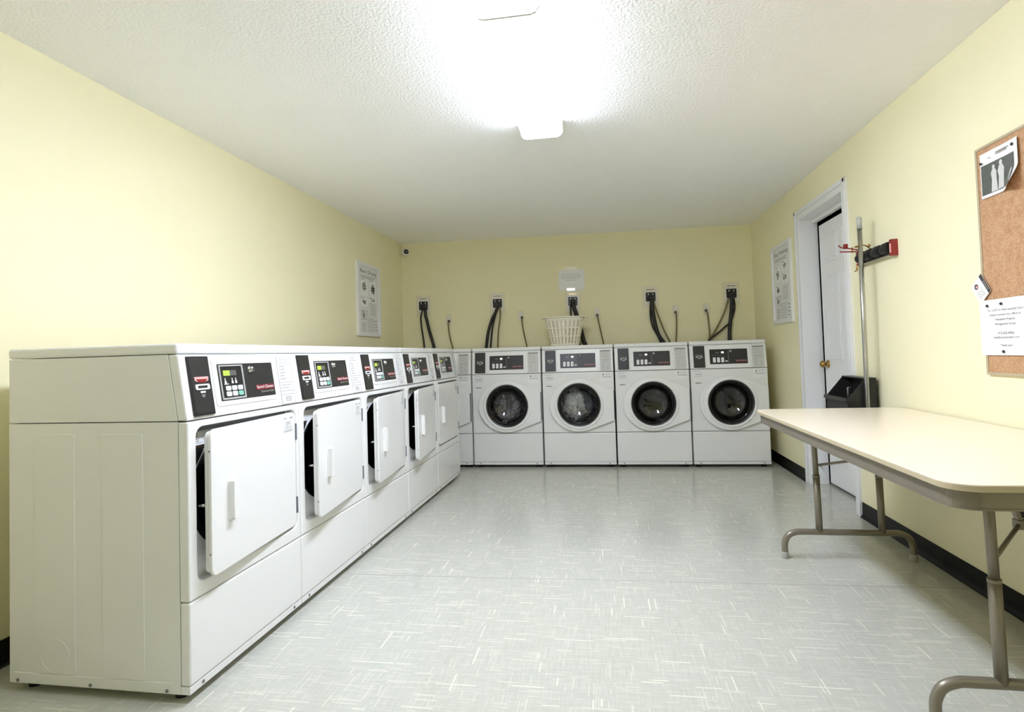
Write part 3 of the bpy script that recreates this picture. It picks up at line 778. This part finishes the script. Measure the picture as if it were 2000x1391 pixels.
# notice taped to the back wall
r=empty('taped_notice',on_back(.968,1.888),WR)
b=MB().mat('paper'); b.prism(rrect(-.139,.139,-.115,.115,.004),-.0025,0)
for i,(t,w) in enumerate((('Please remove your clothes',.19),('when the machine is finished so others',.215),('may use it and keep the room tidy',.205),('Thank you for your care',.12))):
    b.text(t,-.005-w/2,-.0029,.058-i*.022,w,'ink',.011)
b.build('sheet',r)
for (x,z,w) in((.0,.13,.13),(-.01,-.105,.09)):
    b=MB().mat(new_mat('tape_glare_white',(250,249,232),.1,0,.9)); b.prism(rrect(x-w/2,x+w/2,z-.015,z+.015,.003),-.0045,-.002 if z<0 else 0); b.build('tape',r)  # glare on the clear tape is put into its near-white colour
tag(r,'white printed notice taped to the back wall above the basket','notice')
# camera in the corner
r=empty('security_camera',(-.893,YB(-.89),2.283),0)
b=MB().mat('plastic'); b.cyl((0,0,0),(0,-.022,0),.038,seg=24); b.cyl((0,-.02,0),(.004,-.05,0),.024,seg=20); b.ball((.008,-.062,0),.042); b.build('housing',r,bevel=.002)
d=Vector((.72,-.69,.0)).normalized(); c=Vector((.008,-.062,0))
b=MB().mat('black'); b.cyl(c+d*.030,c+d*.0425,.028,.025,seg=28); b.mat('chrome'); b.cyl(c+d*.0425,c+d*.044,.007,seg=16); b.build('lens',r)
tag(r,'small white camera with black lens high in the back left corner','security camera')

# ------------------------------------------------------------------ framed posters
def poster(name,loc,rz,title,seed,label,dark):
    r=empty(name,loc,rz); w,h=.27,.35
    b=MB().mat('trim'); b.prism(rrect(-w,w,-h,h,.003),-.02,0,holes=[rrect(-w+.032,w-.032,-h+.032,h-.032,.002)]); b.build('frame',r,bevel=.004)
    b=MB().mat('labelw'); b.box(-w+.03,w-.03,-.008,-.002,-h+.03,h-.03)
    y=-.0085
    b.text(title,-.19,y,h-.105,.38,'inkdark',.042)
    lines(b,-.18,.18,h-.15,h-.118,2,y,'ink',seed,.005)
    b.mat('inkpale')
    rn=random.Random(seed)
    for (x0,x1,z0,z1,m) in dark:
        b.mat('paper'); b.box(x0,x1,y-.0004,y,z0,z1); b.mat(m)
        cx,cz=(x0+x1)/2,(z0+z1)/2; ww,hh=(x1-x0)*.36,(z1-z0)*.40
        # small picture: folded cloth and hands, an irregular drawn shape with strokes
        N=14; b.prism([(cx+ww*math.cos(2*PI*i/N)*(.45+.5*rn.random()),cz+hh*math.sin(2*PI*i/N)*(.45+.55*rn.random())) for i in range(N)],y-.0008,y-.0003)
        b.mat('paper')
        for i in range(3): b.box(cx-ww*rn.uniform(.2,.5),cx+ww*rn.uniform(.0,.4),y-.0014,y-.0007,cz+hh*(-.5+.4*i),cz+hh*(-.5+.4*i)+.006)
        b.mat('ink'); b.box(x0+.008,x0+.008+ww*1.2,y-.0008,y-.0003,z1-.012,z1-.006)
    for (x0,x1,z0,z1,n) in((-.18,-.02,-.20,-.10,5),(.02,.18,-.15,-.02,7),(-.18,-.06,-.31,-.22,5),(-.04,.13,-.31,-.17,7),(.14,.19,-.3,-.18,4)):
        lines(b,x0,x1,z0,z1,n,y,'inkpale' if n!=4 else 'inkdark',seed+n,.006)
    b.build('sheet',r)
    tag(r,label,'poster','framed laundry posters')
poster('framed_poster',(XL,-.23,1.66),PI/2,'Basic Drying',3,'white framed poster with pictures on the left wall above the dryers',[(-.18,-.02,.04,.2,'ink'),(.02,.18,.04,.2,'inkdark'),(-.18,-.04,-.07,.02,'inkdark'),(.0,.18,-.02,.03,'ink'),(-.17,-.09,-.2,-.11,'inkdark')])
poster('framed_poster',(XR,-.135,1.648),-PI/2,'Easy Washing',9,'white framed poster on the right wall beyond the door',[(-.18,-.04,.02,.16,'ink'),(.0,.17,.1,.19,'ink'),(.0,.17,.0,.08,'ink'),(-.18,-.06,-.1,-.01,'inkdark'),(-.18,-.08,-.2,-.11,'inkdark')])

# ------------------------------------------------------------------ cork board and papers
CY=-3.42; 
r=empty('cork_board',(XR,CY,1.42),-PI/2)   # local x runs toward the camera (-Y)
b=MB().mat('cork'); b.box(-.605,.605,-.010,0,-.462,.462); b.build('cork_sheet',r)
b=MB().mat('ply'); b.prism(rrect(-.615,.615,-.47,.47,.004),-.013,0,holes=[rrect(-.603,.603,-.46,.46,.003)]); b.build('frame',r,bevel=.001)
tag(r,'tan cork board with pinned papers on the right wall','cork board')
def on_right(y,z,off): return (XR-off,y,z)
# curling black and white photo flyer
r=empty('photo_flyer',on_right(-2.95,1.765,.014),-PI/2)
b=MB().mat('paper'); nx,nz=16,16; w,h=.112,.092
def curl(x,z):
    t=max(0,((x+w)/(2*w)-.55))/.45; u=max(0,(.45-(z+h)/(2*h)))/.45
    return -.045*(t*u)**1.2-.012*t*t*.5
def sheet(b,x0,x1,z0,z1,off,n=14,shape=None):
    g=[[b.bm.verts.new((x0+(x1-x0)*i/n,curl(x0+(x1-x0)*i/n,z0+(z1-z0)*j/n)+off,z0+(z1-z0)*j/n)) for j in range(n+1)] for i in range(n+1)]
    for i in range(n):
        for j in range(n): b.f([g[i][j],g[i+1][j],g[i+1][j+1],g[i][j+1]],True)
sheet(b,-w,w,-h,h,0); sheet(b,-w,w,-h,h,.0006); b.build('sheet',r,fixn=False)
b=MB().mat(mottle(new_mat('photo_grey_foliage',(92,96,90),.5),.35,60)); sheet(b,-w+.006,w-.022,-h+.012,h-.05,-.0008); b.build('photo',r,fixn=False)
b=MB().mat(mottle(new_mat('photo_pale_figures',(206,206,202),.5),.12,40))
def flat(b,pts,off=-.0016,nn=1):
    vs=[b.bm.verts.new((x,curl(x,z)+off,z)) for x,z in pts]; b.f(vs)
for (cx,s,hz) in((-.030,1,.0),(.012,1.12,.003)):
    flat(b,[(cx+.0085*s*math.cos(a),hz+.0205*s+.009*s*math.sin(a)) for a in[2*PI*i/12 for i in range(12)]])
    flat(b,[(cx-.018*s,-h+.014),(cx+.020*s,-h+.014),(cx+.015*s,-.025),(cx+.017*s,.0),(cx+.008*s,hz+.013*s),(cx-.008*s,hz+.013*s),(cx-.017*s,-.002),(cx-.012*s,-.028)],-.0014)
flat(b,[(.068,-.06),(.078,-.06),(.080,-.02),(.074,-.012),(.068,-.025)])
b.build('printed_figures',r,fixn=False)
b=MB().mat('inkpale'); 
for (x0,x1,z) in((-.055,-.045,.062),(-.01,.05,.066),(-.01,.06,.072)): b.box(x0,x1,-.006,-.0025+0,z,z+.002)
b.build('print_lines',r)
tag(r,'curling flyer with a black and white photo of two people, top of board','flyer')
# folded card pinned at the board edge
r=empty('pinned_card',on_right(-2.808,1.302,.016),-PI/2); 
b=MB().mat('paper'); R=Matrix.Rotation(math.radians(40),4,'Y')
b.box(-.042,.042,-.002,0,-.042,.052); b.mat('inkdark'); b.box(.026,.042,-.0026,-.0018,-.042,.052); b.mat('ink'); b.box(.03,.038,-.003,-.0024,-.03,.02)
b.mat('inkdark'); b.prism(circ(-.014,.03,.012,14),-.0028,-.0018); b.mat('pink'); b.prism(circ(-.012,.027,.006,12),-.0034,-.0026); lines(b,-.03,.02,-.03,.008,4,-.002,'inkpale',4,.003)
b.xf(Matrix.Rotation(math.radians(-38),4,'Y')); b.build('card_face',r)
tag(r,'small tilted picture card pinned at the left edge of cork board','card')
# big printed sheet
r=empty('printed_notice',on_right(-2.93,1.143,.0145),-PI/2)
b=MB().mat('paper'); b.box(-.142,.142,-.0015,0,-.113,.113)
for i,(t,w,z) in enumerate((('For LOST or New Laundry Card',.20,.062),('please contact our office at',.175,.043),('Hampshire Property',.11,.024),('Management Group',.115,.005),('413-650-4456',.09,-.030),('info@hampshirepm.com',.145,-.048),('Thank you!',.065,-.080))):
    b.text(t,-w/2+.008,-.0019,z,w,'inkdark',.0115)
b.build('sheet',r); tag(r,'white sheet with centred lines of print pinned low on cork board','notice')
for i,(y,z,l) in enumerate(((-2.852,1.818,'dark push pin at the left top of photo flyer'),(-3.035,1.836,'dark push pin at the right top of photo flyer'),(-2.925,1.235,'black push pin at the top of printed sheet'),(-2.925,1.045,'black push pin at the bottom of printed sheet'),(-2.842,1.232,'dark pin holding the corner under the tilted card'))):
    b=MB().mat('inkdark'); b.cyl((0,0,0),(-.004,0,0),.002,seg=8); b.cyl((-.004,0,0),(-.006,0,0),.006,seg=10); b.cyl((-.006,0,0),(-.009,0,0),.004,.003,seg=10)
    o=b.build('push_pin',loc=(XR-.0155,y,z)); tag(o,l,'push pin','pins on the cork board')

# ------------------------------------------------------------------ tool rack and dustpan
r=empty('tool_rack',(XR,-1.905,1.60),-PI/2)   # local x: -.2 far end ... +.2 near end
b=MB().mat('alu'); b.box(-.205,.205,-.012,0,-.028,.045); b.box(-.205,.205,-.03,-.012,-.032,-.026); b.box(-.205,.205,-.016,-.012,.040,.048); b.build('rail',r,bevel=.001)
for sx in(-1,1):
    b=MB().mat('red'); b.box(sx*.205-.012,sx*.205+.012,-.034,0,-.036,.052) ; b.mat('pink') ; b.box(sx*.205-.008,sx*.205+.008,-.0355,-.033,-.02,.03); b.build('end_cap',r,bevel=.003)
for i in range(4):
    x=-.15+i*.1; b=MB().mat('rubber'); b.cyl((x-.034,-.032,.008),(x+.034,-.032,.008),.026,seg=16); b.cyl((x-.03,-.03,.03),(x+.03,-.03,.03),.014,seg=12); b.build('rubber_roller',r,bevel=.003)
b=MB().mat('red')   # swing hook arms at the far end
b.tube([(-.19,-.02,.062),(-.195,-.07,.075),(-.20,-.12,.085),(-.205,-.135,.10)],.004,8); b.tube([(-.19,-.02,.055),(-.20,-.09,.058),(-.215,-.125,.062)],.004,8)
b.box(-.215,-.195,-.105,-.085,.078,.106); b.cyl((-.2,-.06,.05),(-.2,-.06,.085),.003,seg=8); b.build('hook_arm',r)
b=MB().mat('brass'); b.tube([(-.17,-.04,-.03),(-.175,-.05,-.045),(-.18,-.045,-.06),(-.178,-.06,-.066)],.004,8); b.tube([(-.06,-.02,.05),(-.03,-.06,.065),(-.01,-.095,.062),(-.04,-.11,.06),(-.06,-.09,.062)],.0035,8); b.ball((.0,-.05,.058),.008); b.build('wire_clip',r)
tag(r,'wall rack with black rubber grips and red end caps beside door','tool rack')
# long-handled dustpan
r=empty('lobby_dustpan',(2.78,-1.67,.60),0)
b=MB().mat('black')
X0,X1,Y0,Y1=-.09,.07,-.17,.155; t=.006
zt,zl=.288,.172
for y in(Y0,Y1-t): b.prism([(X0,0),(X1,0),(X1,zt),(X1-.06,zt+.004),(X0,zl)],y,y+t,'xz')
b.box(X1-t,X1,Y0,Y1,0,zt); b.box(X0,X1,Y0,Y1,0,t); b.box(X0,X0+t,Y0,Y1,0,zl-.01); 
b.box(X1-.065,X1,Y0,Y1,zt-.002,zt+.006)
b.build('pan_body',r,bevel=.003)
b=MB().mat('blackpanel'); b.prism([(X0-.018,zl-.016),(X0+.004,zl-.022),(X0+.006,zl+.002),(X0-.012,zl+.006)],Y0-.004,Y1+.004,'xz'); b.build('front_lip',r,bevel=.003)
b=MB().mat('alu'); b.obox((X0+.075,0,.15),(.018,0,.004),(0,.02,0),(0,0,.16)); b.build('hinge_strap',r,bevel=.002)
# handle
p0=Vector((.005,-.195,-.02)); p1=Vector((0.0,-.217,1.16)); p2=Vector((-.0005,-.219,1.228))
b=MB().mat('alu'); b.cyl(p0,p1,.0125,seg=20); b.build('handle',r)
b=MB().mat(mottle(new_mat('grey_grip',(172,174,168),.4),.03,20)); b.cyl(p1,p2-Vector((0,0,.01)),.0145,seg=20); b.ball(p2-Vector((0,0,.01)),.0145); b.build('grip_cap',r)
tag(r,'black dustpan with long metal handle hanging from the wall rack','dustpan')

# ------------------------------------------------------------------ folding table
TX0,TX1,TY0,TY1=2.105,2.858,-3.925,-2.085
r=empty('folding_table',((TX0+TX1)/2,(TY0+TY1)/2,0))
hx,hy=(TX1-TX0)/2,(TY1-TY0)/2
def chamf(hx,hy,r,n=12): return rrect(-hx,hx,-hy,hy,r,n)
b=MB().mat('ply'); b.prism(chamf(hx,hy,.075),.727,.741,'xy'); b.mat('laminate'); b.prism(chamf(hx,hy,.075),.741,.745,'xy'); b.build('table_top',r,bevel=.0012)
b=MB().mat('tablemetal'); b.prism(chamf(hx-.016,hy-.016,.065),.682,.728,'xy',holes=[chamf(hx-.019,hy-.019,.062)]); b.prism(chamf(hx-.013,hy-.013,.067),.680,.684,'xy',holes=[chamf(hx-.028,hy-.028,.055)]); b.build('apron',r)
def legset(yc,sgn):
    px=[-.150,.152]; o=(TX0+TX1)/2
    lx=[2.343-o,2.640-o]
    for x in lx:
        q=MB().mat('tablemetal'); q.cyl((x-.006,yc,.715),(x,yc,.42),.0135,seg=18); q.cyl((x,yc,.42),(x+.004,yc,.135),.0165,seg=18); q.cyl((x,yc,.415),(x,yc,.425),.0173,seg=18); q.build('leg',r)
    q=MB().mat('tablemetal'); a,c=2.176-o,2.782-o
    q.tube([(a,yc,.02),(a,yc,.05),(a+.003,yc,.085),(a+.022,yc,.118),(a+.06,yc,.134),(a+.1,yc,.136),(0,yc,.136),(c-.1,yc,.136),(c-.06,yc,.134),(c-.022,yc,.118),(c-.003,yc,.085),(c,yc,.05),(c,yc,.02)],.0155,16,smooth=3); q.build('foot_tube',r)
    for x in(a,c):
        q=MB().mat('inkpale'); q.cyl((x,yc,0),(x,yc,.034),.0185,seg=16); q.build('foot_cap',r,bevel=.002)
    q=MB().mat('tablemetal'); q.cyl((lx[0]-.006,yc,.712),(lx[1]-.006,yc,.712),.011,seg=14); q.build('pivot_bar',r)
    yi=yc+sgn*.155; xc=2.512-o
    for x in lx:
        q=MB().mat('tablemetal'); q.cyl((x,yc,.475),(xc,yi,.535),.0065,seg=10); q.build('brace',r)
    q=MB().mat('tablemetal'); q.obox((xc-.02,yi,.605),(.014,0,0),(0,.02,0),(-.045,0,.155)); q.obox((xc+.002,yi,.533),(.03,0,0),(0,.03,0),(0,0,.028)); q.build('lock_link',r,bevel=.002)
    q=MB().mat('rubber'); q.prism([(xc-.03,.685),(xc+.004,.552),(xc+.03,.545),(xc+.10,.60),(xc+.12,.685)],yi+.004,yi+.012,'xz'); q.build('lock_plate',r)
yo=(TY0+TY1)/2
legset(-2.30-yo,-1); legset(-3.655-yo,1)
tag(r,'long cream laminate folding table with taupe metal legs along the right wall','table')

# ------------------------------------------------------------------ ceiling lights
def fixture(y0,y1,label,q=''):
    r=empty('fluorescent_light',(.99,(y0+y1)/2,ZC)); L=(y1-y0)/2
    b=MB().mat('trim'); b.box(-.085,.085,-L+.01,L-.01,-.022,0); b.build('ceiling_pan',r)
    b=MB().mat('lens'+q); b.mat('lensside'+q); b.mat('lens'+q); b.prism([(-.112,-.012),(-.112,-.07),(-.1,-.088),(-.085,-.094),(.085,-.094),(.1,-.088),(.112,-.07),(.112,-.012)],-L+.006,L-.006,'xz')
    for f_ in b.bm.faces:
        f_.normal_update()
        if abs(f_.normal.x)>.9: f_.material_index=1
    b.build('diffuser',r)
    for s in(-1,1):
        b=MB().mat('plastic'); b.prism([(-.117,0),(-.117,-.072),(-.103,-.094),(-.086,-.1),(.086,-.1),(.103,-.094),(.117,-.072),(.117,0)],s*L-.006 if s>0 else -L-.0,s*L if s>0 else -L+.006,'xz'); b.build('end_cap',r,bevel=.001)
    tag(r,label,'ceiling light','fluorescent ceiling lights')
fixture(-3.495,-2.33,'long lit ceiling light, the one wholly in view over the floor')
fixture(-4.67,-3.4965,'lit ceiling light at the top edge of the photo, nearest the camera','2')

# ------------------------------------------------------------------ world, camera, colour management
w=bpy.data.worlds.new('World'); S.world=w; w.use_nodes=True
w.node_tree.nodes['Background'].inputs['Color'].default_value=(.5,.5,.5,1); w.node_tree.nodes['Background'].inputs['Strength'].default_value=.05
cam=bpy.data.cameras.new('camera'); co=bpy.data.objects.new('camera',cam); COL.objects.link(co); S.camera=co
yaw,pitch,roll=-.157,.0316,-.0305; f=1114.13; pxx,pyy=1001.32,657.51
R=Vector((math.cos(yaw),-math.sin(yaw),0)); F=Vector((math.sin(yaw)*math.cos(pitch),math.cos(yaw)*math.cos(pitch),math.sin(pitch))); U=Vector((-math.sin(yaw)*math.sin(pitch),-math.cos(yaw)*math.sin(pitch),math.cos(pitch)))
c,s=math.cos(roll),math.sin(roll)
R2=c*R+s*U; U2=c*U-s*R
m=Matrix((R2,U2,-F)).transposed().to_4x4(); m.translation=Vector((1.2866,-5.4598,1.0921)); co.matrix_world=m
cam.sensor_width=36; cam.lens=36*f/2000; cam.shift_x=(1000-pxx)/2000; cam.shift_y=(pyy-695.5)/2000
cam.clip_start=.05; cam.clip_end=60
S.view_settings.view_transform='Standard'; S.view_settings.look='None'; S.view_settings.gamma=1; S.view_settings.exposure=2.7
S.view_settings.use_curve_mapping=False
S.cycles.max_bounces=12; S.cycles.diffuse_bounces=10; S.cycles.glossy_bounces=4; S.cycles.transmission_bounces=8
S.cycles.use_denoising=True
